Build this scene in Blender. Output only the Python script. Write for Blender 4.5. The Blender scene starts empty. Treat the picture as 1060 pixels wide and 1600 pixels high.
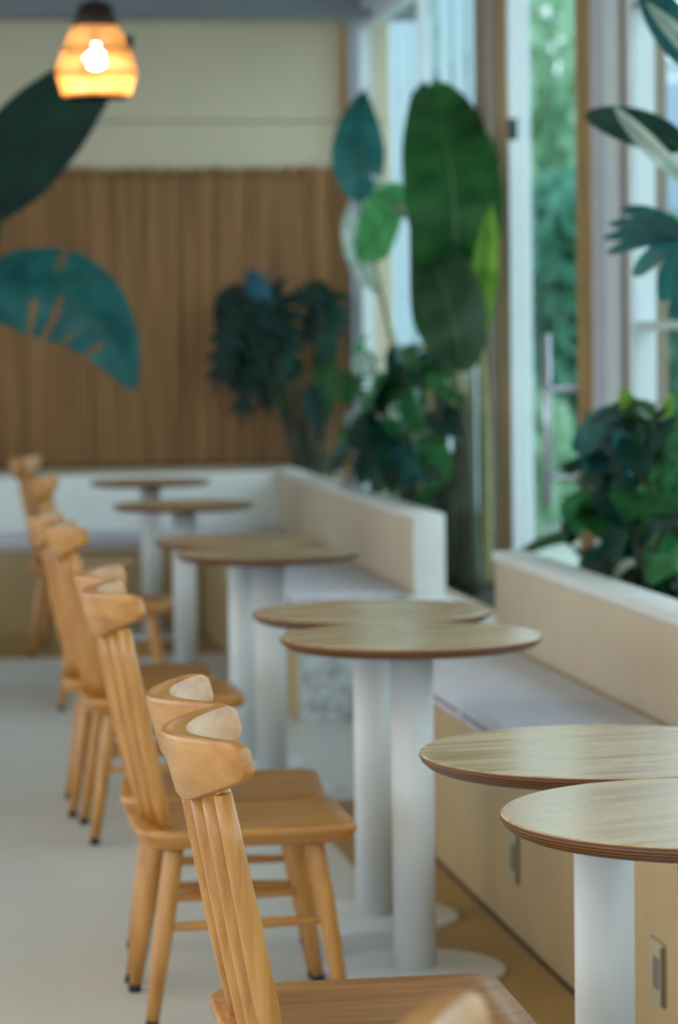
import bpy, bmesh, math, random
from mathutils import Vector, Matrix, Euler
random.seed(7)
S = bpy.context.scene
COL = S.collection

# ------------------------------------------------------------------ camera
F, CX, CY, YH, HC = 4350.0, 530.0, 800.0, 535.0, 1.38      # focal length etc. in pixels of a 1060x1600 frame
YAW, PITCH, ROLL = math.atan(670 / F), math.atan((CY - YH) / F), math.radians(0.8)
FW = Vector((math.sin(YAW) * math.cos(PITCH), math.cos(YAW) * math.cos(PITCH), -math.sin(PITCH)))
_r = Vector((math.cos(YAW), -math.sin(YAW), 0)); _u = _r.cross(FW)
RT = _r * math.cos(ROLL) - _u * math.sin(ROLL)
UP = _u * math.cos(ROLL) + _r * math.sin(ROLL)
CAM = Vector((0, 0, HC))
cd = bpy.data.cameras.new('camera'); cam = bpy.data.objects.new('camera', cd); COL.objects.link(cam)
cam.matrix_world = Matrix(((RT.x, UP.x, -FW.x, CAM.x), (RT.y, UP.y, -FW.y, CAM.y), (RT.z, UP.z, -FW.z, CAM.z), (0, 0, 0, 1)))
cd.sensor_fit = 'HORIZONTAL'; cd.sensor_width = 24.0; cd.lens = 24.0 * F / 1060.0
cd.clip_start = 0.05; cd.clip_end = 200
cd.dof.use_dof = True; cd.dof.focus_distance = 3.72; cd.dof.aperture_fstop = cd.lens / 21.0
S.camera = cam

# ------------------------------------------------------------------ world, exposure
w = bpy.data.worlds.new('overcast_sky'); S.world = w; w.use_nodes = True
nt = w.node_tree; nt.nodes.clear()
wo = nt.nodes.new('ShaderNodeOutputWorld'); wb = nt.nodes.new('ShaderNodeBackground')
wb.inputs[0].default_value = (0.74, 0.88, 1.0, 1); wb.inputs[1].default_value = 1.0
nt.links.new(wb.outputs[0], wo.inputs[0])
S.view_settings.view_transform = 'Standard'; S.view_settings.look = 'None'
S.view_settings.gamma = 1; S.view_settings.use_curve_mapping = False
S.view_settings.exposure = 1.38

def ray(x, y): return FW + RT * ((x - CX) / F) - UP * ((y - CY) / F)
def onX(x, y, X): v = ray(x, y); return CAM + v * (X / v.x)          # where a sight line meets a plane X = const
def onY(x, y, Y): v = ray(x, y); return CAM + v * (Y / v.y)

# ------------------------------------------------------------------ materials
def sc(h):
    h = h.lstrip('#'); f = lambda c: c / 12.92 if c <= 0.04045 else ((c + 0.055) / 1.055) ** 2.4
    return tuple(f(int(h[i:i + 2], 16) / 255) for i in (0, 2, 4)) + (1,)
def base_mat(name):
    m = bpy.data.materials.new(name); m.use_nodes = True
    return m, m.node_tree, m.node_tree.nodes['Principled BSDF']
def plain(name, col, rough=.6, metal=0, noise=.06, scale=8, bump=0.0, bscale=60, coat=0):
    m, t, b = base_mat(name)
    N = t.nodes.new; L = t.links.new
    tc = N('ShaderNodeTexCoord'); n = N('ShaderNodeTexNoise'); n.inputs['Scale'].default_value = scale; n.inputs['Detail'].default_value = 5
    L(tc.outputs['Object'], n.inputs['Vector'])
    r = N('ShaderNodeValToRGB'); c = sc(col) if isinstance(col, str) else col
    r.color_ramp.elements[0].position = .3; r.color_ramp.elements[1].position = .7
    r.color_ramp.elements[0].color = tuple(max(0, v * (1 - noise)) for v in c[:3]) + (1,)
    r.color_ramp.elements[1].color = tuple(min(1, v * (1 + noise)) for v in c[:3]) + (1,)
    L(n.outputs['Fac'], r.inputs['Fac']); L(r.outputs['Color'], b.inputs['Base Color'])
    b.inputs['Roughness'].default_value = rough; b.inputs['Metallic'].default_value = metal
    if coat: b.inputs['Coat Weight'].default_value = coat; b.inputs['Coat Roughness'].default_value = .15
    if bump:
        n2 = N('ShaderNodeTexNoise'); n2.inputs['Scale'].default_value = bscale; n2.inputs['Detail'].default_value = 6
        bp = N('ShaderNodeBump'); bp.inputs['Strength'].default_value = bump; bp.inputs['Distance'].default_value = .01
        L(tc.outputs['Object'], n2.inputs['Vector']); L(n2.outputs['Fac'], bp.inputs['Height']); L(bp.outputs['Normal'], b.inputs['Normal'])
    return m
def wood(name, c1, c2, c3, stretch, rough=.35, coat=.3, bump=.05, rvar=0.0):
    m, t, b = base_mat(name); N = t.nodes.new; L = t.links.new
    tc = N('ShaderNodeTexCoord'); oi = N('ShaderNodeObjectInfo'); mp = N('ShaderNodeMapping'); mp.inputs['Scale'].default_value = stretch
    ad = N('ShaderNodeVectorMath'); ad.operation = 'ADD'; cx = N('ShaderNodeCombineXYZ')
    ml = N('ShaderNodeMath'); ml.operation = 'MULTIPLY'; ml.inputs[1].default_value = 7.0
    L(oi.outputs['Random'], ml.inputs[0])
    for k in range(3): L(ml.outputs[0], cx.inputs[k])
    L(tc.outputs['Object'], ad.inputs[0]); L(cx.outputs[0], ad.inputs[1]); L(ad.outputs[0], mp.inputs['Vector'])
    n = N('ShaderNodeTexNoise'); n.inputs['Scale'].default_value = 1; n.inputs['Detail'].default_value = 7; n.inputs['Distortion'].default_value = .4
    L(mp.outputs[0], n.inputs['Vector'])
    r = N('ShaderNodeValToRGB'); e = r.color_ramp.elements
    e[0].position = .28; e[0].color = sc(c1); e[1].position = .72; e[1].color = sc(c3)
    k = e.new(.48); k.color = sc(c2)
    L(n.outputs['Fac'], r.inputs['Fac']); L(r.outputs['Color'], b.inputs['Base Color'])
    b.inputs['Roughness'].default_value = rough; b.inputs['Coat Weight'].default_value = coat; b.inputs['Coat Roughness'].default_value = .18
    if rvar:
        mr = N('ShaderNodeMapRange'); mr.inputs['From Min'].default_value = .3; mr.inputs['From Max'].default_value = .7
        mr.inputs['To Min'].default_value = rough - rvar; mr.inputs['To Max'].default_value = rough + rvar
        L(n.outputs['Fac'], mr.inputs['Value']); L(mr.outputs[0], b.inputs['Roughness'])
    bp = N('ShaderNodeBump'); bp.inputs['Strength'].default_value = bump; bp.inputs['Distance'].default_value = .004
    L(n.outputs['Fac'], bp.inputs['Height']); L(bp.outputs['Normal'], b.inputs['Normal'])
    return m
def leaf_mat(name, c1, c2, trans=.35, rough=.35):
    m, t, b = base_mat(name); N = t.nodes.new; L = t.links.new
    tc = N('ShaderNodeTexCoord'); n = N('ShaderNodeTexNoise'); n.inputs['Scale'].default_value = 9; n.inputs['Detail'].default_value = 4
    L(tc.outputs['Object'], n.inputs['Vector'])
    r = N('ShaderNodeValToRGB'); r.color_ramp.elements[0].position = .3; r.color_ramp.elements[1].position = .7
    r.color_ramp.elements[0].color = sc(c1); r.color_ramp.elements[1].color = sc(c2)
    L(n.outputs['Fac'], r.inputs['Fac']); L(r.outputs['Color'], b.inputs['Base Color'])
    b.inputs['Roughness'].default_value = rough; b.inputs['Specular IOR Level'].default_value = .28
    tl = N('ShaderNodeBsdfTranslucent'); mx = N('ShaderNodeMixShader'); mx.inputs[0].default_value = trans
    L(r.outputs['Color'], tl.inputs['Color'])
    o = t.nodes['Material Output']; L(b.outputs[0], mx.inputs[1]); L(tl.outputs[0], mx.inputs[2]); L(mx.outputs[0], o.inputs['Surface'])
    return m
def glass_mat(name, tint):
    m = bpy.data.materials.new(name); m.use_nodes = True; t = m.node_tree; t.nodes.clear(); N = t.nodes.new; L = t.links.new
    o = N('ShaderNodeOutputMaterial'); tr = N('ShaderNodeBsdfTransparent'); tr.inputs[0].default_value = tint
    gl = N('ShaderNodeBsdfGlossy'); gl.inputs['Roughness'].default_value = .02
    lw = N('ShaderNodeLayerWeight'); lw.inputs[0].default_value = .5
    pw = N('ShaderNodeMath'); pw.operation = 'POWER'; pw.inputs[1].default_value = 5
    fr = N('ShaderNodeMath'); fr.operation = 'MULTIPLY_ADD'; fr.inputs[1].default_value = .22; fr.inputs[2].default_value = .02
    L(lw.outputs['Facing'], pw.inputs[0]); L(pw.outputs[0], fr.inputs[0])
    mx = N('ShaderNodeMixShader'); L(fr.outputs[0], mx.inputs[0]); L(tr.outputs[0], mx.inputs[1]); L(gl.outputs[0], mx.inputs[2]); L(mx.outputs[0], o.inputs[0])
    return m
def emit(name, col, s):
    m = bpy.data.materials.new(name); m.use_nodes = True; t = m.node_tree; t.nodes.clear()
    o = t.nodes.new('ShaderNodeOutputMaterial'); e = t.nodes.new('ShaderNodeEmission')
    e.inputs[0].default_value = col; e.inputs[1].default_value = s; t.links.new(e.outputs[0], o.inputs[0]); return m

M = {}
CH = ('#a56a2c', '#bb7f3a', '#c9924c')
M['chair_x'] = wood('beech_along_x', *CH, (3, 30, 30), .36, .25)
M['chair_y'] = wood('beech_along_y', *CH, (30, 5, 40), .40, .2)
M['chair_z'] = wood('beech_along_z', *CH, (60, 60, 5), .38, .25)
M['rubber'] = plain('black_rubber', '#1c1d1e', .7)
M['top'] = wood('ash_veneer', '#bd996f', '#d2b38c', '#dcc29d', (3, 34, 20), .26, .5, .04, .1)
M['colwhite'] = plain('white_powder_coat', '#d9dcdc', .42, 0, .02)
M['seatbase'] = plain('tan_plywood_front', '#b49a70', .6, 0, .06, 4, .1, 40)
M['floorshade'] = plain('tan_floor_shade', '#a3824f', .6, 0, .08, 3)  # shade on the floor by the benches, put in as tan colour
M['dirt'] = plain('dark_joint', '#4a3a26', .9, 0, .4, 9)
M['plaster'] = plain('warm_plaster', '#cbb9a0', .75, 0, .05, 5, .25, 40)
M['cap'] = plain('white_cap', '#e6e8e4', .5, 0, .03)
M['rough'] = plain('rough_stucco', '#c0c7c8', .9, 0, .42, 26, 1.0, 38)
M['floor'] = plain('pale_screed', '#cccdca', .36, 0, .06, 1.6, .05, 20)
M['wallwhite'] = plain('cream_wall', '#cdc0a5', .8, 0, .04, 2, .1, 30)
M['ceil'] = plain('grey_ceiling', '#9b9a92', .8, 0, .05, 2)
M['steel'] = plain('grey_steel_beam', '#7d838a', .5, .3, .05, 4)
M['fabric'] = plain('lavender_white_cloth', '#d3d1da', .9, 0, .04, 12, .3, 300)
M['piping'] = plain('brown_piping', '#7b6a58', .8)
M['postbrown'] = plain('taupe_post', '#8a7d6d', .6, 0, .06, 6)
M['postwood'] = wood('pine_post', '#8a6b43', '#a3814f', '#b08f5e', (30, 30, 3), .5, .1)
M['framewhite'] = plain('white_aluminium', '#d5dde0', .4, .1, .02)
M['framelilac'] = plain('grey_white_frame', '#b9bcc6', .45, .1, .02)
M['trimgold'] = wood('honey_trim', '#a97a35', '#c39247', '#d0a35a', (30, 30, 3), .5, .1)
M['glass'] = glass_mat('window_glass', (.93, .98, .97, 1))
M['addedglass'] = glass_mat('added_amber_glass', (1.0, .86, .69, 1))  # amber tint added to warm the light from above
M['handle'] = plain('brushed_steel', '#c9cbd6', .3, .6, .02)
M['black'] = plain('dark_latch', '#22302c', .5)
M['soil'] = plain('dark_soil', '#2b241c', .95, 0, .3, 20, .8, 30)
M['pebble'] = plain('pale_pebble', '#b9c0b8', .8, 0, .1, 9)
M['stem'] = plain('pale_stem', '#8a8a5a', .6, 0, .25, 14)
M['stemdark'] = plain('dark_stem', '#28351f', .6, 0, .25, 14)
M['lg'] = leaf_mat('leaf_green', '#1c4a28', '#346c34', .38)
M['ld'] = leaf_mat('leaf_dark', '#0a2e28', '#164a3c', .2, .42)
M['lt'] = leaf_mat('leaf_teal', '#1a5352', '#2e7472', .32, .35)
M['lg2'] = leaf_mat('leaf_mid_green', '#2a6a3e', '#4c9458', .45)
M['lo'] = leaf_mat('leaf_olive', '#24402c', '#3a5a3c', .3)
M['rib'] = plain('green_rib', '#3f6238', .6)
M['ly'] = leaf_mat('leaf_yellow_green', '#5c8a2a', '#86b04a', .45)
M['lp'] = leaf_mat('leaf_pale', '#9ab3a4', '#c8d8cc', .35)
M['lk'] = leaf_mat('leaf_blackgreen', '#06201a', '#0c332b', .08, .6)
M['lb'] = leaf_mat('leaf_blue_highlight', '#0e4656', '#1d6a7c', .2, .35)  # highlight on the corner plant, put in as a blue leaf colour
M['tree1'] = leaf_mat('tree_leaf', '#3a7a66', '#6aa890', .4)
M['tree2'] = leaf_mat('tree_leaf_light', '#7fb08f', '#b0d4b4', .45)
M['board'] = plain('pale_blue_board', '#8ea6ae', .6, 0, .05, 3)
M['houswhite'] = plain('white_render', '#aab6be', .7, 0, .03)
M['houseglass'] = plain('blue_grey_pane', '#93a9bd', .2)
M['outground'] = plain('pale_paving', '#a8b2a4', .8, 0, .1, 3)
M['pot'] = plain('terracotta_pot', '#8a5a3c', .8)
M['reed'] = wood('reed', '#664427', '#8e643a', '#aa7e4f', (42, 42, 1.1), .75, 0, .1)
M['twine'] = plain('dark_twine', '#4a3522', .9)
M['rattan'] = leaf_mat('rattan', '#cda673', '#e6c799', .6, .6)
M['darkcap'] = plain('dark_brown_cap', '#2a1a10', .6)
M['bulb'] = emit('warm_bulb', (1, .86, .62, 1), 40)
M['plate'] = plain('ivory_plastic', '#a99f86', .5)
M['slot'] = plain('dark_slot', '#3a352d', .6)

def ply_edge():
    m, t, b = base_mat('plywood_edge'); N = t.nodes.new; L = t.links.new
    tc = N('ShaderNodeTexCoord'); wv = N('ShaderNodeTexWave'); wv.wave_type = 'BANDS'; wv.bands_direction = 'Z'
    wv.inputs['Scale'].default_value = 66; wv.inputs['Distortion'].default_value = .6; wv.inputs['Detail'].default_value = 2
    L(tc.outputs['Object'], wv.inputs['Vector'])
    r = N('ShaderNodeValToRGB'); r.color_ramp.elements[0].color = sc('#3c2214'); r.color_ramp.elements[1].color = sc('#8a5a36')
    L(wv.outputs['Fac'], r.inputs['Fac']); L(r.outputs['Color'], b.inputs['Base Color']); b.inputs['Roughness'].default_value = .5
    return m
M['edge'] = ply_edge()

# ------------------------------------------------------------------ helpers
def link(name, me, mat, parent=None, smooth=False, loc=None):
    if isinstance(me, bmesh.types.BMesh):
        b = me; me = bpy.data.meshes.new(name); b.to_mesh(me); b.free()
    if mat and not me.materials: me.materials.append(M[mat])
    if smooth:
        for p in me.polygons: p.use_smooth = True
    o = bpy.data.objects.new(name, me); COL.objects.link(o)
    if parent: o.parent = parent
    if loc: o.location = loc
    return o
def tag(o, label=None, cat=None, group=None, kind=None):
    if label: o['label'] = label
    if cat: o['category'] = cat
    if group: o['group'] = group
    if kind: o['kind'] = kind
    return o
def empty(name, loc=(0, 0, 0), rz=0):
    o = bpy.data.objects.new(name, None); COL.objects.link(o); o.location = loc; o.rotation_euler = (0, 0, rz); o.empty_display_size = .1
    return o
def boxb(bm, x0, x1, y0, y1, z0, z1, bev=0, seg=2):
    b = bmesh.new(); bmesh.ops.create_cube(b, size=1)
    for v in b.verts: v.co = Vector((x0 + (v.co.x + .5) * (x1 - x0), y0 + (v.co.y + .5) * (y1 - y0), z0 + (v.co.z + .5) * (z1 - z0)))
    if bev: bmesh.ops.bevel(b, geom=b.edges[:], offset=bev, segments=seg, profile=.5, affect='EDGES')
    tmp = bpy.data.meshes.new('t'); b.to_mesh(tmp); b.free(); bm.from_mesh(tmp); bpy.data.meshes.remove(tmp)
    return bm
def box(name, mat, x0, x1, y0, y1, z0, z1, parent=None, bev=0, seg=2, smooth=False):
    o = link(name, boxb(bmesh.new(), x0, x1, y0, y1, z0, z1, bev, seg), mat, parent, smooth)
    if bev and seg > 1:
        for p in o.data.polygons: p.use_smooth = True
    return o
def lathe(bm, prof, n=32, c=(0, 0, 0)):
    rings = []
    for r, z in prof:
        rings.append([bm.verts.new((c[0] + r * math.cos(2 * math.pi * k / n), c[1] + r * math.sin(2 * math.pi * k / n), c[2] + z)) for k in range(n)])
    for a, b in zip(rings, rings[1:]):
        for k in range(n): bm.faces.new((a[k], a[(k + 1) % n], b[(k + 1) % n], b[k]))
    if prof[0][0] > 0: bm.faces.new(rings[0][::-1])
    if prof[-1][0] > 0: bm.faces.new(rings[-1])
    return bm
def tube(bm, pts, rad, n=10):
    pts = [Vector(p) for p in pts]; rings = []
    if not isinstance(rad, (list, tuple)): rad = [rad] * len(pts)
    for i, p in enumerate(pts):
        d = (pts[min(i + 1, len(pts) - 1)] - pts[max(i - 1, 0)]).normalized()
        a = d.cross(Vector((0, 0, 1)) if abs(d.z) < .9 else Vector((1, 0, 0))).normalized(); b = d.cross(a)
        rings.append([bm.verts.new(p + (a * math.cos(2 * math.pi * k / n) + b * math.sin(2 * math.pi * k / n)) * rad[i]) for k in range(n)])
    for a, b in zip(rings, rings[1:]):
        for k in range(n): bm.faces.new((a[k], b[k], b[(k + 1) % n], a[(k + 1) % n]))
    bm.faces.new(rings[0]); bm.faces.new(rings[-1][::-1])
    return bm
def bez(p0, p1, p2, n):
    return [p0 * (1 - t) ** 2 + p1 * (2 * t * (1 - t)) + p2 * t * t for t in [k / (n - 1) for k in range(n)]]
def copy_tree(o, parent=None):
    c = o.copy(); COL.objects.link(c); c.parent = parent
    for ch in o.children: copy_tree(ch, c)
    return c

# ================================================================== the room
WX, WY = 2.31, 14.3         # window plane, back wall
tag(box('floor', 'floor', -5, 2.45, -3.2, WY + .2, -.12, 0), 'pale polished screed floor', None, None, 'structure')
bm = bmesh.new(); boxb(bm, -5, -3.9, -3.2, WY + .2, 3.16, 3.28); boxb(bm, -.7, 2.6, -3.2, WY + .2, 3.16, 3.28)
boxb(bm, -3.9, -.7, -3.2, -.5, 3.16, 3.28); boxb(bm, -3.9, -.7, 7.5, WY + .2, 3.16, 3.28)
tag(link('ceiling', bm, 'ceil'), 'dull grey ceiling with an unseen opening added to let light in', None, None, 'structure')
rl = empty('added_roof_light', (0, 0, 0)); tag(rl, 'unseen roof light added to bring warm light in', None, None, 'structure')  # added out of view to light the room warmly
for k in range(4): box('pane', 'addedglass', -3.9, -.7, -.5 + 2.0 * k + .02, 1.5 + 2.0 * k - .02, 3.20, 3.206, rl)
for k in range(5): box('glazing_bar', 'framewhite', -3.9, -.7, -.52 + 2.0 * k, -.48 + 2.0 * k, 3.18, 3.24, rl)
tag(box('floor_shade_1', 'floorshade', 1.13, 1.357, 2.0, 8.24, 0, .002), 'shaded floor along the near bench, painted as a tan strip', None, None, 'structure')  # shade at the bench foot, painted as a thin tan sheet
tag(box('floor_shade_2', 'floorshade', -4.8, 1.377, 12.35, 13.345, 0, .002), 'shaded floor along the back bench, painted as a tan strip', None, None, 'structure')
tag(box('baseboard_right', 'dirt', 1.353, 1.3595, 2.0, 8.24, 0, .010), 'dark dirty joint between near bench and floor', None, None, 'structure')
wb_ = empty('wall_back', (0, WY, 0)); tag(wb_, 'cream back wall above the reed mat', None, None, 'structure')
box('wall_panel', 'wallwhite', -5, 2.5, 0, .15, 0, 2.515, wb_)
box('wall_panel', 'wallwhite', -5, 2.5, 0.006, .15, 2.522, 3.16, wb_)
bm = bmesh.new()                                         # unseen left wall, wide openings added to let light in
boxb(bm, -5, -4.85, -3.2, WY, 0, .35); boxb(bm, -5, -4.85, -3.2, WY, 2.95, 3.16)
for y in (-3.2, 1.0, 5.2, 9.4, WY - .25): boxb(bm, -5, -4.85, y, y + .25, .35, 2.95)
tag(link('wall_left', bm, 'wallwhite'), 'unseen white wall with wide openings added for light', None, None, 'structure')
bm = bmesh.new()
boxb(bm, -5, -4.2, -3.35, -3.2, 0, 3.16); boxb(bm, 1.9, 2.5, -3.35, -3.2, 0, 3.16); boxb(bm, -4.2, 1.9, -3.35, -3.2, 2.8, 3.16)
tag(link('wall_front', bm, 'wallwhite'), 'front wall with a broad doorway', None, None, 'structure')
tag(box('trim_1', 'trimgold', 2.245, 2.285, WY - .03, WY - .001, .7, 3.0), 'honey coloured corner batten on the back wall', None, None, 'structure')
tag(box('trim_2', 'steel', -5, 2.6, WY - .62, WY - .36, 2.99, 3.16), 'grey ceiling beam across the back of the room', None, None, 'structure')

# ---- window wall on the right
tag(box('wall_right', 'framelilac', WX - .06, WX + .1, -3.2, WY, 3.02, 3.16), 'grey head beam over the windows', None, None, 'structure')
tag(box('trim_6', 'plaster', WX - .02, WX + .12, -3.2, WY, 0, .30), 'low plaster plinth under the windows', None, None, 'structure')
tag(box('trim_3', 'framelilac', WX - .04, WX + .04, WY - .12, WY, .3, 3.02), 'grey white jamb in the back corner', None, None, 'structure')
def window(name, y0, y1, label, muls=(), bars=(), fw=.06, pane='glass', fmat='framewhite', fx=(WX, WX + .06)):
    r = empty(name, (0, 0, 0)); tag(r, label, None, None, 'structure')
    b = bmesh.new()
    boxb(b, fx[0], fx[1], y0, y0 + fw, .3, 3.02); boxb(b, fx[0], fx[1], y1 - fw, y1, .3, 3.02)
    boxb(b, fx[0], fx[1], y0 + fw, y1 - fw, .3, .3 + fw); boxb(b, fx[0], fx[1], y0 + fw, y1 - fw, 3.02 - fw, 3.02)
    link('window_frame', b, fmat, r)
    for y in muls: box('mullion', fmat, fx[0] + .005, fx[1] - .005, y - .02, y + .02, .3 + fw, 3.02 - fw, r)
    for z in bars: box('glazing_bar', fmat, fx[0] + .008, fx[1] - .008, y0 + fw, y1 - fw, z - .014, z + .014, r)
    ys = [y0 + fw] + list(muls) + [y1 - fw]
    for a, c in zip(ys, ys[1:]): box('pane', pane, WX + .028, WX + .034, a, c, .3 + fw, 3.02 - fw, r)
    return r
window('window_1', 10.78, WY - .12, 'tall glazing behind the broad-leaved plants by the back corner', (12.5,))
p = empty('trim_4', (0, 0, 0)); tag(p, 'taupe post beside the sliding door', None, None, 'structure')
box('post', 'postbrown', WX - .075, WX - .03, 10.62, 10.85, .3, 3.02, p); box('post_face', 'postwood', WX - .03, WX + .0, 10.60, 10.64, .3, 3.02, p)
d = empty('door_1', (0, 0, 0)); tag(d, 'sliding glass door with a steel pull handle', None, None, 'structure')
box('door_frame', 'framewhite', WX, WX + .085, 10.56, 10.66, .3, 3.02, d)
box('pane', 'glass', WX + .05, WX + .056, 9.44, 10.56, .36, 2.95, d)
bm = bmesh.new(); boxb(bm, WX + .03, WX + .075, 9.44, 10.56, .3, .36); boxb(bm, WX + .03, WX + .075, 9.44, 10.56, 2.95, 3.02); link('door_rail', bm, 'framewhite', d)
box('door_stile', 'postwood', WX - .01, WX + .05, 9.38, 9.44, .3, 3.02, d)
h = link('handle', tube(bmesh.new(), [(WX - .105, 9.50, .80), (WX - .105, 9.50, 1.40)], .014, 12), 'handle', d, True)
for z in (.90, 1.21): link('standoff', tube(bmesh.new(), [(WX - .105, 9.50, z), (WX + .0, 9.42, z)], .011, 10), 'handle', h, True)
box('latch', 'black', WX - .005, WX + .03, 10.54, 10.57, 2.15, 2.23, d, .004)
p = empty('trim_5', (0, 0, 0)); tag(p, 'grey white double post between door and window', None, None, 'structure')
box('post', 'framelilac', WX + .02, WX + .085, 9.20, 9.34, .3, 3.02, p); box('post', 'framewhite', WX + .02, WX + .14, 8.98, 9.16, .3, 3.02, p); box('post', 'postbrown', WX + .03, WX + .165, 8.90, 8.97, .3, 3.02, p)
window('window_2', 6.6, 8.86, 'window with thin bars beside the near planter', (), (1.42, 2.45), .05, fx=(WX + .02, WX + .10))
window('window_3', 3.4, 6.56, 'glazing along the near bench', (5.0,))
window('window_4', -3.1, 3.36, 'glazing at the front of the room', (-.9, 1.3))

# ================================================================== benches
def bench(name, label, parts):
    r = empty(name, parts[0]); tag(r, label, 'bench'); return r
NB = empty('bench', (1.36, 2.0, 0)); tag(NB, 'long plaster bench with backrest running along the near windows', 'bench')
def bpart(r, name, mat, x0, x1, y0, y1, z0, z1, bev=.006):
    o = box(name, mat, x0 - r.location.x, x1 - r.location.x, y0 - r.location.y, y1 - r.location.y, z0, z1, r, bev, 2); return o
bpart(NB, 'seat_base', 'seatbase', 1.36, 1.74, 2.0, 8.22, 0, .42)
bpart(NB, 'backrest', 'plaster', 1.74, 1.83, 2.0, 8.22, 0, .715)
bpart(NB, 'backrest_cap', 'cap', 1.733, 1.84, 1.995, 8.225, .715, .745)
FB = empty('bench', (1.38, 10.0, 0)); tag(FB, 'L-shaped plaster bench wrapping the far corner under the reed mat', 'bench')
bpart(FB, 'seat_base', 'seatbase', 1.38, 1.82, 10.012, 13.35, 0, .40)
bpart(FB, 'end_panel', 'rough', 1.385, 1.92, 9.99, 10.012, 0, .40, .004)
bpart(FB, 'backrest', 'plaster', 1.82, 1.92, 10.012, 13.85, 0, .73)
bpart(FB, 'backrest_end', 'cap', 1.815, 1.93, 9.985, 10.011, .40, .75, .004)
bpart(FB, 'backrest_cap', 'cap', 1.813, 1.93, 10.012, 13.85, .73, .75)
bpart(FB, 'seat_base', 'seatbase', -3.2, 1.38, 13.35, 13.85, 0, .40)
bpart(FB, 'seat_base', 'seatbase', 1.38, 1.82, 13.35, 13.85, 0, .40)
bpart(FB, 'backrest', 'cap', -3.2, 1.93, 13.85, 13.97, 0, .735)
LG = tag(box('planter_ledge', 'cap', 1.78, 1.92, 8.29, 9.97, 0, .46, None, .008), 'low white ledge bridging the gap between the two benches', 'ledge')
# planters
for nm, x0, y0, y1, lb in (('planter_bed', 1.935, 8.3, WY - .01, 'soil bed behind the far bench planted with big leaves'), ('planter_bed', 1.845, 2.0, 8.28, 'soil bed behind the near bench under the windows')):
    r = empty(nm, (x0, y0, 0)); tag(r, lb, 'planter')
    box('planter_wall', 'plaster', 0, .03, 0, y1 - y0, 0, .46, r)
    box('soil', 'soil', .03, WX - .025 - x0, 0, y1 - y0, .02, .44, r)
# cushions
def cushion(x0, x1, y0, y1, z0, z1, label):
    r = empty('seat_cushion', (x0, y0, z0)); tag(r, label, 'cushion', 'white bench cushions')
    b = boxb(bmesh.new(), 0, x1 - x0, 0, y1 - y0, 0, z1 - z0, .022, 4)
    link('cushion_body', b, 'fabric', r, True)
    c = bmesh.new(); zz = (z1 - z0) * .5
    pts = [(-.001, .02, zz), (-.001, y1 - y0 - .02, zz)]
    tube(c, pts, .004, 6); tube(c, [(.02, -.001, zz), (x1 - x0 - .02, -.001, zz)], .004, 6); link('piping', c, 'piping', r, True)
cushion(1.345, 1.73, 6.80, 8.20, .421, .482, 'white seat cushion at the far end of the near bench')
cushion(1.345, 1.73, 5.20, 6.775, .421, .482, 'white seat cushion on the near bench behind the closest round tables')
cushion(1.345, 1.73, 3.60, 5.175, .421, .482, 'white seat cushion of the near bench hidden behind the closest tabletop')
cushion(1.37, 1.81, 10.03, 11.65, .401, .465, 'white cushion beside the free end of the far bench')
cushion(1.37, 1.81, 11.67, 13.33, .401, .465, 'white cushion on the window arm of the far bench next to the corner')
cushion(.30, 1.80, 13.34, 13.845, .401, .465, 'white cushion under the reed mat at the back corner')
cushion(-1.3, .28, 13.34, 13.845, .401, .465, 'white cushion under the reed mat behind the farthest chair')
# socket plates on the bench front
for y, z, lb in ((6.23, .19, 'small socket plate on the bench front farther from the camera'), (4.98, .20, 'small socket plate low on the bench front beside the white table column')):
    r = empty('wall_socket', (1.36, y, z)); tag(r, lb, 'socket', 'sockets on the bench front')
    box('cover_plate', 'plate', -.008, 0, -.045, .045, -.06, .06, r, .003)
    box('frame_line', 'slot', -.009, -.0075, -.047, -.041, -.055, .055, r)
    for s in (-1, 1): box('socket_slot', 'slot', -.0095, -.007, -.012 + s * .012, -.004 + s * .012, -.03, .03, r)

# ================================================================== reed mat on the back wall
mat_o = empty('reed_mat', (0, WY, .75)); tag(mat_o, 'brown reed mat hung across the back wall', 'mat')
bm = bmesh.new(); x = -1.2
while x < 2.235:
    wd = random.uniform(.008, .015); top = 1.53 + random.uniform(-.012, .012); yy = -.012 - random.uniform(0, .006)
    if x > 2.05: yy -= .03 * abs(math.sin((x - 2.05) * 26))
    boxb(bm, x, x + wd, yy - .007, yy, 0 + random.uniform(-.0, .01), top)
    x += wd + random.uniform(.0005, .003)
o = link('reeds', bm, 'reed', mat_o); o['kind'] = 'stuff'
box('mat_backing', 'twine', -1.2, 2.235, -.010, -.002, .005, 1.51, mat_o)
for z in (.02, 1.49): box('binding', 'twine', -1.2, 2.05, -.028, -.019, z - .004, z + .004, mat_o)

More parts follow.
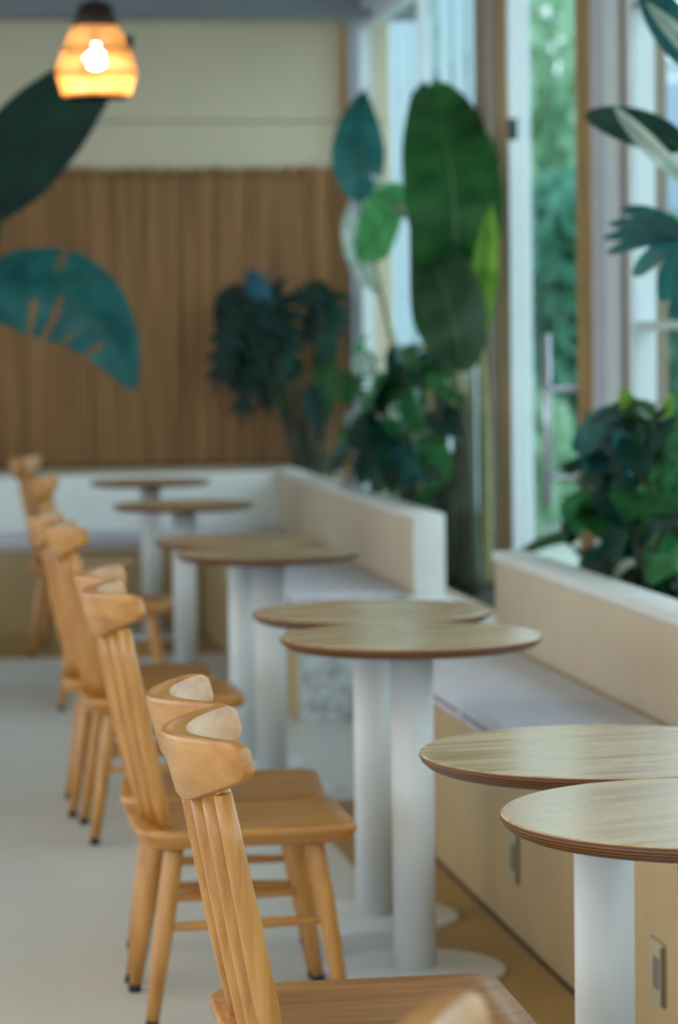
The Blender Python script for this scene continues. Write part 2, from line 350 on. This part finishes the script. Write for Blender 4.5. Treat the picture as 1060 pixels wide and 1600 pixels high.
# ================================================================== chairs
def make_chair():
    SZ = .404
    r = empty('spindle_chair')
    # seat: rounded trapezoid with a lipped edge
    out = []
    def corner(cx_, cy_, rr, a0, a1, n=7):
        for k in range(n):
            a = math.radians(a0 + (a1 - a0) * k / (n - 1)); out.append((cx_ + rr * math.cos(a), cy_ + rr * math.sin(a)))
    corner(.198, .146, .045, 0, 75); corner(-.13, .115, .075, 82, 180); corner(-.13, -.115, .075, 180, 278); corner(.198, -.146, .045, 285, 360)
    bm = bmesh.new(); lv = []
    for sc_, z in ((.955, SZ - .037), (.975, SZ - .031), (.978, SZ - .021), (1.0, SZ - .018), (1.0, SZ - .007), (.992, SZ - .002), (.975, SZ)):
        lv.append([bm.verts.new((px * sc_, py * sc_, z)) for px, py in out])
    n = len(out)
    for a, b in zip(lv, lv[1:]):
        for k in range(n): bm.faces.new((a[k], a[(k + 1) % n], b[(k + 1) % n], b[k]))
    bm.faces.new(lv[0][::-1]); 
    inner = [bm.verts.new((px * .8, py * .8, SZ - .005)) for px, py in out]
    for k in range(n): bm.faces.new((lv[-1][k], lv[-1][(k + 1) % n], inner[(k + 1) % n], inner[k]))
    bm.faces.new(inner)
    link('seat', bm, 'chair_x', r, True)
    # crest rail
    NS = 34; bm = bmesh.new(); rings = []
    for i in range(NS + 1):
        a = math.sin(math.pi / 2 * (-1 + 2 * i / NS)); aa = abs(a)
        y = .192 * a
        xf = -.262 + .083 * (aa ** 1.9)
        ht = .092 - .046 * aa ** 1.5; th = .042 - .022 * aa ** 1.2
        e = 1.0
        if aa > .90: e = math.sqrt(max(0.0, 1 - ((aa - .90) / .101) ** 2))
        ztop = .876 + .008 * aa; zb = ztop - ht
        zc = (ztop + zb) / 2; hh = ht / 2 * (.5 + .5 * e)
        slope = .083 * 1.9 * aa ** .9 * (1 if a > 0 else -1) / .198
        tx = Vector((slope, 1, 0)).normalized(); nx = Vector((tx.y, -tx.x, 0))      # towards the front
        ring = []
        for dx, dz in ((-1, -.8), (-.75, -1), (.75, -1), (1, -.8), (1, .82), (.8, 1), (-.8, 1), (-1, .82)):
            z = zc + hh * dz
            rec = -(z - .80) * .27
            ring.append(bm.verts.new(Vector((xf + rec, y, z)) + nx * (th / 2 * dx)))
        rings.append(ring)
    for a, b in zip(rings, rings[1:]):
        for k in range(8): bm.faces.new((a[k], b[k], b[(k + 1) % 8], a[(k + 1) % 8]))
    bm.faces.new(rings[0]); bm.faces.new(rings[-1][::-1]); bmesh.ops.recalc_face_normals(bm, faces=bm.faces[:])
    o = link('crest_rail', bm, 'chair_y', r, True)
    md = o.modifiers.new('bevel', 'BEVEL'); md.width = .003; md.segments = 2; md.limit_method = 'ANGLE'; md.angle_limit = math.radians(35)
    # spindles
    for k in range(5):
        q = (k - 2) / 2
        b0 = Vector((-.172 + .026 * abs(q) ** 1.1, .115 * q, SZ - .012)); t = .138 * q
        aa = abs(t / .198); t0 = Vector((-.254 + .030 * abs(q) ** 1.1, t, .802 + .012 * aa))
        pts = [b0.lerp(t0, s) for s in (0, .15, .35, .6, .85, 1)]
        link('spindle', tube(bmesh.new(), pts, [.0130, .0152, .0165, .0155, .0135, .012], 14), 'chair_z', r, True)
    # legs, feet and side stretchers
    feet = {}
    for sx, sy in ((-1, -1), (-1, 1), (1, -1), (1, 1)):
        t0 = Vector((.140 * sx + .012, .132 * sy, SZ - .02)); f0 = Vector((.200 * sx + .012, .172 * sy, 0))
        P = lambda s, t0=t0, f0=f0: t0.lerp(f0, s)
        feet[(sx, sy)] = P
        lg = link('leg', tube(bmesh.new(), [P(0), P(.1), P(.35), P(.6), P(.965)], [.0185, .0205, .021, .0185, .0132], 14), 'chair_z', r, True)
        link('rubber_foot', tube(bmesh.new(), [P(.955), P(1)], [.0142, .0138], 12), 'rubber', lg, True)
    for sy in (-1, 1):
        a, b = feet[(-1, sy)](.47), feet[(1, sy)](.47)
        link('stretcher', tube(bmesh.new(), [a, a.lerp(b, .12), a.lerp(b, .5), a.lerp(b, .88), b], [.0075, .0095, .0125, .0095, .0075], 12), 'chair_x', r, True)
    return r
proto = make_chair()
CG = 'beech spindle chairs along the tables'
chairs = [  # x, y, turn, label
    (.618, 1.885, 0, 'beech spindle chair closest to the camera, only its crest rail tip showing'),
    (.616, 3.600, -.075, 'sharply focused beech chair whose crest rail stands in front of another'),
    (.630, 3.990, -.01, 'beech chair directly behind the sharply focused one, seat at the bottom edge'),
    (.640, 5.715, .02, 'beech chair with whole seat showing in front of the middle pair of tables'),
    (.650, 6.120, -.09, 'beech chair tucked right behind the one at the middle pair of tables'),
    (.665, 7.835, .02, 'beech chair at the third pair of tables, nearer of two'),
    (.640, 8.290, -.03, 'beech chair at the third pair of tables, farther of two'),
    (.745, 10.68, -.08, 'second farthest beech chair, standing alone at the second farthest table'),
    (.735, 12.56, -.22, 'farthest beech chair close to the back bench'),
]
for i, (x, y, a, lb) in enumerate(chairs):
    o = proto if i == 0 else copy_tree(proto)
    o.location = (x, y, 0); o.rotation_euler = (0, 0, a); tag(o, lb, 'chair', CG)

# ================================================================== tables
def make_table():
    r = empty('pedestal_table'); R = .2865; H = .742
    bm = bmesh.new(); lathe(bm, [(R - .001, H - .0015), (R - .004, H), ], 72); link('tabletop', bm, 'top', r)
    e = link('edge_band', lathe(bmesh.new(), [(R - .022, H - .024), (R - .012, H - .020), (R - .003, H - .012), (R, H - .006), (R - .0009, H - .0015)], 72), 'edge', r, True)
    link('column', lathe(bmesh.new(), [(.047, .012), (.047, H - .024)], 36), 'colwhite', r, True)
    link('base_plate', lathe(bmesh.new(), [(.20, 0), (.20, .006), (.192, .010), (.05, .014)], 48), 'colwhite', r, True)
    return r
tp = make_table()
tables = [
    (1.060, 3.610, .3, 'round ash table closest to the camera, cut off by the right edge'),
    (1.056, 4.190, .1, 'round ash table touching the closest one from behind'),
    (1.070, 5.940, .2, 'round table of the middle pair, nearer one in front of the bench cushions'),
    (1.080, 6.520, -.1, 'round table of the middle pair, farther one'),
    (1.085, 8.470, .0, 'round table of the third pair, nearer one'),
    (1.070, 9.050, .2, 'round table of the third pair, farther one mostly hidden'),
    (1.085, 11.15, .1, 'second farthest round table, standing alone before the far bench'),
    (1.120, 13.12, .3, 'farthest round table pushed up to the back bench'),
]
for i, (x, y, a, lb) in enumerate(tables):
    o = tp if i == 0 else copy_tree(tp)
    o.location = (x, y, 0); o.rotation_euler = (0, 0, a); tag(o, lb, 'table', 'round pedestal tables in a row')

# ================================================================== pendant lamp
LP = Vector((.722, 10.50, 2.306))
lamp = empty('pendant_lamp', LP); tag(lamp, 'lit woven rattan pendant lamp hanging before the cream wall', 'lamp')
prof = [(.122, 0), (.128, .012), (.152, .088), (.140, .14), (.105, .225), (.070, .30), (.058, .345)]
def prad(z):
    for (r0, z0), (r1, z1) in zip(prof, prof[1:]):
        if z <= z1: return r0 + (r1 - r0) * (z - z0) / (z1 - z0)
    return prof[-1][0]
bm = bmesh.new(); NSL = 54
for k in range(NSL):
    a0 = 2 * math.pi * k / NSL; da = 2 * math.pi / NSL * .36
    prev = None
    for r_, z_ in prof:
        q = [bm.verts.new((rr * math.cos(a0 + s * da), rr * math.sin(a0 + s * da), z_)) for rr in (r_, r_ - .002) for s in (-1, 1)]
        if prev:
            for i, j in ((0, 1), (1, 3), (3, 2), (2, 0)): bm.faces.new((prev[i], prev[j], q[j], q[i]))
        prev = q
o = link('shade_slats', bm, 'rattan', lamp); o['kind'] = 'stuff'
for z in (.006, .085, .17): 
    b = bmesh.new(); R_ = prad(z)
    lathe(b, [(R_ + .001, z - .006), (R_ + .003, z), (R_ + .001, z + .006), (R_ - .003, z + .006), (R_ - .003, z - .006), (R_ + .001, z - .006)], 40); link('shade_ring', b, 'rattan', lamp, True)
link('lamp_cap', lathe(bmesh.new(), [(.094, .262), (.074, .30), (.062, .345), (.02, .36)], 32), 'darkcap', lamp, True)
link('bulb', lathe(bmesh.new(), [(.001, .105), (.02, .11), (.034, .122), (.040, .145), (.034, .168), (.018, .182), (.014, .20)], 20), 'bulb', lamp, True)
link('socket', lathe(bmesh.new(), [(.017, .198), (.017, .265)], 16), 'darkcap', lamp, True)
link('cord', tube(bmesh.new(), [(0, 0, .355), (0, 0, 3.16 - LP.z)], .004, 8), 'darkcap', lamp, True)
ld = bpy.data.lights.new('lamp_light', 'POINT'); ld.energy = 7; ld.color = (1, .82, .56); ld.shadow_soft_size = .04
lo = bpy.data.objects.new('lamp_light', ld); COL.objects.link(lo); lo.parent = lamp; lo.location = (0, 0, .06)

# ================================================================== plants
Z = Vector((0, 0, 1)); TOCAM = Vector((-.2, -1, .1)).normalized()
def paddle(name, root, p0, c, p1, width, nh, mat, fold=.12, ripple=.0, tears=(), rows=22, rib=True, pw=.85, droop=0.0, blunt=.72):
    p0, c, p1 = Vector(p0), Vector(c), Vector(p1); off = root.location
    mid = bez(p0, c, p1, rows + 1); NQ = 4; bm = bmesh.new(); g = []
    for i, m in enumerate(mid):
        t = i / rows; d = (mid[min(i + 1, rows)] - mid[max(i - 1, 0)]).normalized()
        n = (nh - d * nh.dot(d)).normalized(); s = d.cross(n).normalized()
        wv = width / 2 * max(.02, math.sin(math.pi * min(1, t ** pw * .985 + .012)) ** blunt)
        row = []
        for q in range(-NQ, NQ + 1):
            f = q / NQ
            pt = m + s * (wv * f) + n * (fold * width * abs(f)) - n * (droop * width * f * f) + n * (ripple * width * f * f * math.sin(t * 26 + q))
            row.append(bm.verts.new(pt - off))
        g.append(row)
    for i in range(rows):
        for q in range(2 * NQ):
            f = q - NQ + .5
            if any(i == ti and (f * sd > dep) for ti, sd, dep in tears): continue
            bm.faces.new((g[i][q], g[i][q + 1], g[i + 1][q + 1], g[i + 1][q]))
    o = link(name, bm, mat, root, True)
    if rib:
        rb = bmesh.new(); tube(rb, [m - off for m in mid], [width * .022 * (1 - .8 * k / rows) + .0008 for k in range(rows + 1)], 6); link('midrib', rb, 'rib', o, True)
    return o
def monstera(name, root, p0, p1, width, nh, mat, lobes=5, cut=.62, droop=.25):
    p0, p1 = Vector(p0), Vector(p1); off = root.location; L = p1 - p0; ln = L.length; d = L / ln
    n = (nh - d * nh.dot(d)).normalized(); s = d.cross(n).normalized(); bm = bmesh.new()
    def P(t, q, sd):
        env = .55 + .45 * math.sin(math.pi * min(1, .25 + .75 * t)); 
        y = q * width / 2 * env
        return p0 + d * (ln * t) + s * (sd * y) - n * (droop * (y * y) / (width / 2) + droop * .5 * ln * t * t) - off
    for sd in (-1, 1):
        for i in range(lobes):
            a = i / lobes * .88; b = (i + 1) / lobes * .88; m = (a + b) / 2; hw = (b - a) / 2
            skew = -.30 + .62 * (i / (lobes - 1)) 
            prev = None
            for k in range(7):
                q = k / 6
                nar = 1.06 if q < 1 - cut else 1.06 * (1 - ((q - (1 - cut)) / cut) ** 1.7) * .93
                tt = m + skew * q ** 1.3 * .55
                row = [bm.verts.new(P(tt + hw * nar * e, q * (1 - .05 * e * e), sd)) for e in (-1, 0, 1)]
                if prev:
                    for j in range(2): bm.faces.new((prev[j], prev[j + 1], row[j + 1], row[j]))
                prev = row
    tipw = .14 * width                                # terminal lobe
    vs = [bm.verts.new(P(.80, 0, 1) + s * (-tipw)), bm.verts.new(P(.80, 0, 1) + s * tipw), bm.verts.new(P(1.0, 0, 1) + s * tipw * .4), bm.verts.new(P(1.12, 0, 1)), bm.verts.new(P(1.0, 0, 1) - s * tipw * .4)]
    bm.faces.new(vs)
    return link(name, bm, mat, root, True)
def stalk(root, a, c, b, r0, r1, mat='stem', name='stalk', n=9):
    off = root.location; pts = bez(Vector(a), Vector(c), Vector(b), n)
    return link(name, tube(bmesh.new(), [p - off for p in pts], [r0 + (r1 - r0) * k / (n - 1) for k in range(n)], 8), mat, root, True)
def plant(name, x, y, z, label, cat='plant', group=None):
    r = empty(name, (x, y, z)); tag(r, label, cat, group); return r
def px(u, v, X): return onX(u, v, X)

# --- tall bird-of-paradise in the far planter
b0 = px(722, 905, 2.12); b0.z = .43
P = plant('bird_of_paradise', b0.x, b0.y, .43, 'tall broad-leaved plant with upright paddle leaves behind the far bench end')
def pad(P, pts, X, width_px, mat, stalk_from=None, nh=TOCAM, **k):
    a, c, b = [px(u, v, xx) for (u, v), xx in zip(pts, X if isinstance(X, tuple) else (X, X, X))]
    s = F / (a - CAM).dot(FW)
    paddle('leaf', P, a, c, b, width_px / s, nh, mat, **k)
    if stalk_from is not None: stalk(P, stalk_from, stalk_from.lerp(a, .5) + Vector((0, 0, .08)), a, .022, .010, 'stem')
pad(P, [(706, 480), (730, 300), (672, 134)], (2.12, 2.06, 2.1), 150, 'lg', b0 + Vector((0, .02, 0)), fold=.08, ripple=.01, blunt=.5, pw=1.05)
pad(P, [(722, 575), (712, 470), (652, 345)], (2.09, 2.02, 2.02), 122, 'lo', b0 + Vector((.02, -.03, 0)), nh=Vector((-.5, -1, -.1)).normalized(), fold=.1)
pad(P, [(738, 560), (758, 440), (768, 318)], (2.16, 2.18, 2.2), 46, 'ly', b0 + Vector((.05, .03, 0)), fold=.3)
pad(P, [(566, 322), (552, 230), (575, 132)], (2.10, 2.08, 2.1), 84, 'lt', b0 + Vector((-.03, .3, 0)), fold=.18)
pad(P, [(648, 312), (600, 340), (566, 402)], (2.04, 2.02, 2.02), 104, 'lg2', b0 + Vector((-.05, .1, 0)), fold=.1)
pad(P, [(600, 470), (548, 400), (545, 322)], (2.16, 2.15, 2.14), 40, 'lp', b0 + Vector((0, .25, 0)), fold=.2)
pad(P, [(640, 348), (612, 310), (582, 275)], (2.02, 2.02, 2.02), 20, 'lp', fold=.3)
for dx, dy, h_ in ((-.06, .06, 1.0), (.05, .12, .9), (-.02, .2, .8), (.08, -.06, 1.1), (-.1, -.02, .7)):
    stalk(P, b0 + Vector((dx, dy, -.03)), b0 + Vector((dx * 1.3, dy, h_ * .5)), b0 + Vector((dx * .8, dy * 1.2, h_)), .026, .012, 'stemdark' if dx < 0 else 'stem')

# --- leafy clumps: each leaf placed by hand, then thickened with random ones
def clump(name, label, base, leaves, X, stem='stemdark', sr=.008, px=px):
    P = plant(name, base.x, base.y, base.z, label)
    for (u, v), (u2, v2), wpx, mat, kind in leaves:
        xx = X + random.uniform(-.06, .06); a = px(u, v, xx); xb = xx + random.uniform(-.06, .03); b = px(u2, v2, xb); s = F / (a - CAM).dot(FW)
        nh = (TOCAM + Vector((random.uniform(-.4, .2), 0, random.uniform(0, .7)))).normalized()
        if kind == 'm': monstera('leaf', P, a, b, wpx / s, nh, mat)
        else: paddle('leaf', P, a, a.lerp(b, .5) + Vector((0, -.03, .03)), b, wpx / s, nh, mat, rows=12, rib=False, fold=.1)
        stalk(P, base + Vector((random.uniform(-.05, .05), random.uniform(-.08, .08), -.02)), base.lerp(a, .55) + Vector((.04, .06, .10)), a, sr, sr * .6, stem)
    return P
b1 = Vector((2.05, 13.85, .43))
clump('monstera_plant', 'dark split-leaf plant in the back corner in front of the mat', Vector((2.03, 14.0, .43)), [
    ((400, 470), (385, 610), 115, 'lk', 'm'), ((395, 520), (372, 650), 75, 'lk', 'm'), ((430, 500), (425, 625), 80, 'lk', 'm'),
    ((445, 480), (340, 560), 90, 'lk', 'm'), ((392, 422), (418, 505), 40, 'lb', 'p'), ((375, 445), (350, 540), 60, 'lk', 'p'),  # the blue leaf is a painted highlight
    ((450, 520), (435, 600), 60, 'ld', 'm'), ((500, 450), (455, 470), 60, 'lk', 'm'), ((520, 455), (470, 530), 80, 'lk', 'm'),
    ((505, 530), (512, 660), 42, 'lg', 'p'), ((530, 480), (500, 560), 60, 'ld', 'm'), ((470, 560), (440, 600), 40, 'lk', 'p'), ((405, 540), (420, 640), 60, 'lk', 'm'), ((370, 480), (335, 600), 70, 'lk', 'm'), ((420, 450), (455, 560), 80, 'lk', 'm'), ((480, 600), (500, 690), 36, 'lk', 'p')], 14.0, 'stemdark', .009, onY)
LV = []
rs = random.Random(3)
for k in range(44):
    u = rs.uniform(548, 700); v = rs.uniform(535, 770); L_ = rs.uniform(45, 85); a = rs.uniform(.4, 2.7)
    if v > 640 + (u - 540) * .9: v -= 60
    LV.append(((u, v), (u + L_ * math.cos(a), v + L_ * math.sin(a) * .9), rs.uniform(34, 70), rs.choice(['ld', 'lg', 'lt', 'lg', 'lg2', 'lt', 'ld', 'lg2']), rs.choice('mmp')))
LV += [((575, 545), (565, 590), 48, 'lp', 'p'), ((560, 600), (590, 592), 26, 'lp', 'p'), ((645, 560), (600, 660), 120, 'lg', 'm'), ((660, 545), (690, 640), 80, 'lg', 'm'), ((610, 590), (560, 660), 80, 'ld', 'm')]
clump('philodendron', 'dense mixed split leaves growing behind the far bench backrest', Vector((2.12, 12.1, .43)), LV[:25], 2.08)
clump('philodendron', 'leaf clump between the far bench backrest and the upright stalks', Vector((2.10, 11.5, .43)), LV[25:], 2.04)
b3 = Vector((2.12, 11.9, .43))
P = bpy.data.objects['bird_of_paradise']
for u in (690, 702, 716, 728, 742): 
    a = px(u, 905, 2.06); a.z = .43; t_ = px(u + rs.uniform(-20, 10), rs.uniform(600, 720), 2.06); stalk(P, a, a.lerp(t_, .5) + Vector((.02, 0, 0)), t_, .032, .014, rs.choice(['stem', 'stemdark', 'stemdark']))
# --- near planter bush
LV = []
for k in range(52):
    u = rs.uniform(880, 1085); v = rs.uniform(640, 900); 
    if v < 760 and u < 940: u += 70
    L_ = rs.uniform(55, 105); a = rs.uniform(.2, 2.9)
    LV.append(((u, v), (u + L_ * math.cos(a), v + L_ * math.sin(a) * .8), rs.uniform(52, 98), rs.choice(['ld', 'ld', 'lk', 'lt', 'lg', 'ld', 'lt', 'lg2']), rs.choice('mpp')))
LV += [((u_, 905), (u_ + 34, 885), 30, 'lp', 'p') for u_ in (905, 960, 1000, 1035)]
LV += [((985, 655), (968, 610), 26, 'ly', 'p'), ((940, 690), (915, 645), 20, 'lg', 'p'), ((1040, 660), (1045, 615), 22, 'ly', 'p'), ((905, 750), (940, 765), 40, 'ld', 'p'), ((1020, 660), (985, 630), 34, 'lg', 'p')]
clump('leafy_shrub', 'bushy dark green shrub behind the near bench next to the door', Vector((2.08, 7.75, .43)), LV[:34], 2.08)
clump('leafy_shrub', 'bushy green shrub in the near planter at the right edge', Vector((2.10, 7.25, .43)), LV[34:], 2.06)
# --- tall leaves entering from the right edge
bR = Vector((2.12, 7.25, .43))
P = plant('tree_philodendron', bR.x, bR.y, bR.z, 'tall fingered-leaf plant reaching in from the right edge')
pad(P, [(1075, 235), (985, 190), (918, 178)], (2.05, 2.0, 1.98), 66, 'ld', bR, nh=Vector((-.25, -1, .1)).normalized(), fold=.05, blunt=.55)
pad(P, [(1085, 290), (1010, 225), (962, 168)], (2.02, 1.98, 1.96), 34, 'lp', bR, nh=Vector((-.3, -1, -.3)).normalized(), fold=.1)
pad(P, [(1110, 130), (1050, 50), (1000, -30)], (2.05, 2.0, 1.98), 70, 'lt', bR, fold=.2)
pad(P, [(1120, 120), (1075, 70), (1010, 5)], (2.0, 1.96, 1.95), 34, 'lp', None, fold=.1)
hub = px(1078, 372, 2.0)
for (u, v, w_) in ((972, 326, 26), (952, 350, 24), (944, 372, 28), (950, 395, 30), (990, 428, 34), (1035, 470, 34), (1000, 340, 24), (1060, 500, 30)):
    e = px(u, v, 1.97); s = F / (hub - CAM).dot(FW)
    paddle('leaf_finger', P, hub, hub.lerp(e, .5) + Vector((0, -.03, .025)), e, w_ * 1.35 / s, Vector((-.2, -1, .25)).normalized(), 'lt', rows=14, rib=False, fold=.06, blunt=.5, pw=1.3)
stalk(P, bR, bR.lerp(hub, .6) + Vector((.05, -.05, .1)), hub, .014, .008, 'stemdark')
# --- banana plant on the left
bL = Vector((.10, 11.25, 0))
pot = empty('plant_pot', bL); tag(pot, 'round clay pot at the left holding the banana plant', 'pot')
link('pot_body', lathe(bmesh.new(), [(.15, 0), (.21, .34), (.225, .35), (.225, .40), (.20, .40), (.195, .36), (.001, .35)], 32), 'pot', pot, True)
link('soil', lathe(bmesh.new(), [(.001, .362), (.19, .362)], 24), 'soil', pot)
P = plant('banana_plant', .10, 11.25, .36, 'banana plant with huge arching leaves entering from the left edge')
stalk(P, bL + Vector((0, 0, .35)), bL + Vector((-.03, 0, .9)), bL + Vector((0, 0, 1.45)), .055, .035, 'stem', 'trunk')
tt = bL + Vector((0, 0, 1.42))
def L3(pts): return [onY(u, v, yy) for u, v, yy in pts]
a, c, b = L3([(-70, 345, 11.3), (30, 230, 11.35), (205, 55, 11.4)])
paddle('leaf', P, a, c, b, .40, Vector((.2, -1, -.5)).normalized(), 'lk', fold=.06, ripple=.01, rows=24, rib=False)
stalk(P, tt, tt.lerp(a, .5) + Vector((-.03, 0, .05)), a, .022, .012)
a, c, b = L3([(-60, 470, 11.2), (130, 385, 11.1), (207, 612, 11.0)])
paddle('leaf', P, a, c, b, .39, Vector((-.35, -.75, .35)).normalized(), 'lt', fold=-.10, ripple=.03, rib=False, rows=40, tears=[(13, 1, .6), (14, 1, .8), (19, 1, .3), (20, 1, 1.2), (26, 1, 1.6), (31, 1, 1.4), (16, -1, 2.0)], pw=.8)
stalk(P, tt, tt.lerp(a, .5) + Vector((-.03, 0, .06)), a, .020, .012)
a, c, b = L3([(-50, 420, 11.3), (-30, 380, 11.3), (4, 335, 11.3)])
paddle('leaf', P, a, c, b, .12, TOCAM, 'lg', rows=12)

# ================================================================== outside
tag(box('terrace', 'outground', 2.45, 40, -8, 60, -.2, -.04), 'pale paving outside the windows', None, None, 'structure')
fence = empty('board_fence', (3.0, 14.45, -.04)); tag(fence, 'pale blue upright boards of the fence seen through the far glazing', 'fence')
me = boxb(bmesh.new(), 0, .03, 0, .27, 0, 3.6); mm = bpy.data.meshes.new('board'); me.to_mesh(mm); me.free(); mm.materials.append(M['board'])
for k in range(18):
    o = link('board', mm, None, fence); o.location = (rs.uniform(-.01, .01), k * .42, 0)
box('fence_rail', 'board', .03, .07, 0, 7.6, .5, .58, fence); box('fence_rail', 'board', .03, .07, 0, 7.6, 2.9, 2.98, fence)
def tree(x, y, z0, z1, rx, n, mat, label, lsz=.22):
    r = plant('garden_tree', x, y, -.04, label, 'tree', 'trees outside the windows')
    link('trunk', tube(bmesh.new(), [(0, 0, 0), (.05, 0, z0 + .4), (0, .05, (z0 + z1) / 2)], [.12, .09, .04], 8), 'stemdark', r, True)
    vs, fs = [], []; rr = random.Random(int(x * 100 + y)); cz = (z0 + z1) / 2
    for k in range(n):
        while True:
            p = Vector((rr.uniform(-1, 1), rr.uniform(-1, 1), rr.uniform(-1, 1)))
            if .3 < p.length < 1: break
        c = Vector((p.x * rx, p.y * rx, cz + p.z * (z1 - z0) / 2)); q = Euler((rr.uniform(0, 6), rr.uniform(0, 6), rr.uniform(0, 6))).to_matrix()
        i = len(vs)
        for dx, dy in ((-.5, 0), (0, -.25), (.5, 0), (0, .25)): vs.append(c + q @ Vector((dx * lsz * 1.6, dy * lsz * 1.6, 0)))
        fs.append((i, i + 1, i + 2, i + 3))
    me = bpy.data.meshes.new('crown'); me.from_pydata(vs, [], fs); o = link('crown', me, mat, r); o['kind'] = 'stuff'
tree(5.1, 21.5, .1, 2.7, 1.2, 3400, 'tree1', 'teal green garden tree seen through the sliding door')
tree(4.0, 19.5, .0, 1.2, .7, 1500, 'tree2', 'pale low bush outside beside the taupe post')
tree(5.6, 27.5, .2, 5.6, 1.7, 3600, 'tree2', 'tall light green tree rising behind the teal one outside the door')
tree(3.9, 23.5, .0, 2.2, 1.0, 2200, 'tree1', 'dark teal tree behind the board fence')
hs = empty('garden_house', (9.2, 30, -.04)); tag(hs, 'white garden house outside the right-hand window', 'house')
box('wall', 'houswhite', -1.6, 4, 0, 3, 0, 4.5, hs)
for z in (.3, 1.3, 2.5, 3.5):
    f = box('window', 'framewhite', -1.35, .6, -.06, 0.0, z, z + .8, hs)
    for xx in (-1.27, -.32): box('pane', 'houseglass', xx, xx + .85, -.07, -.058, z + .07, z + .73, f)
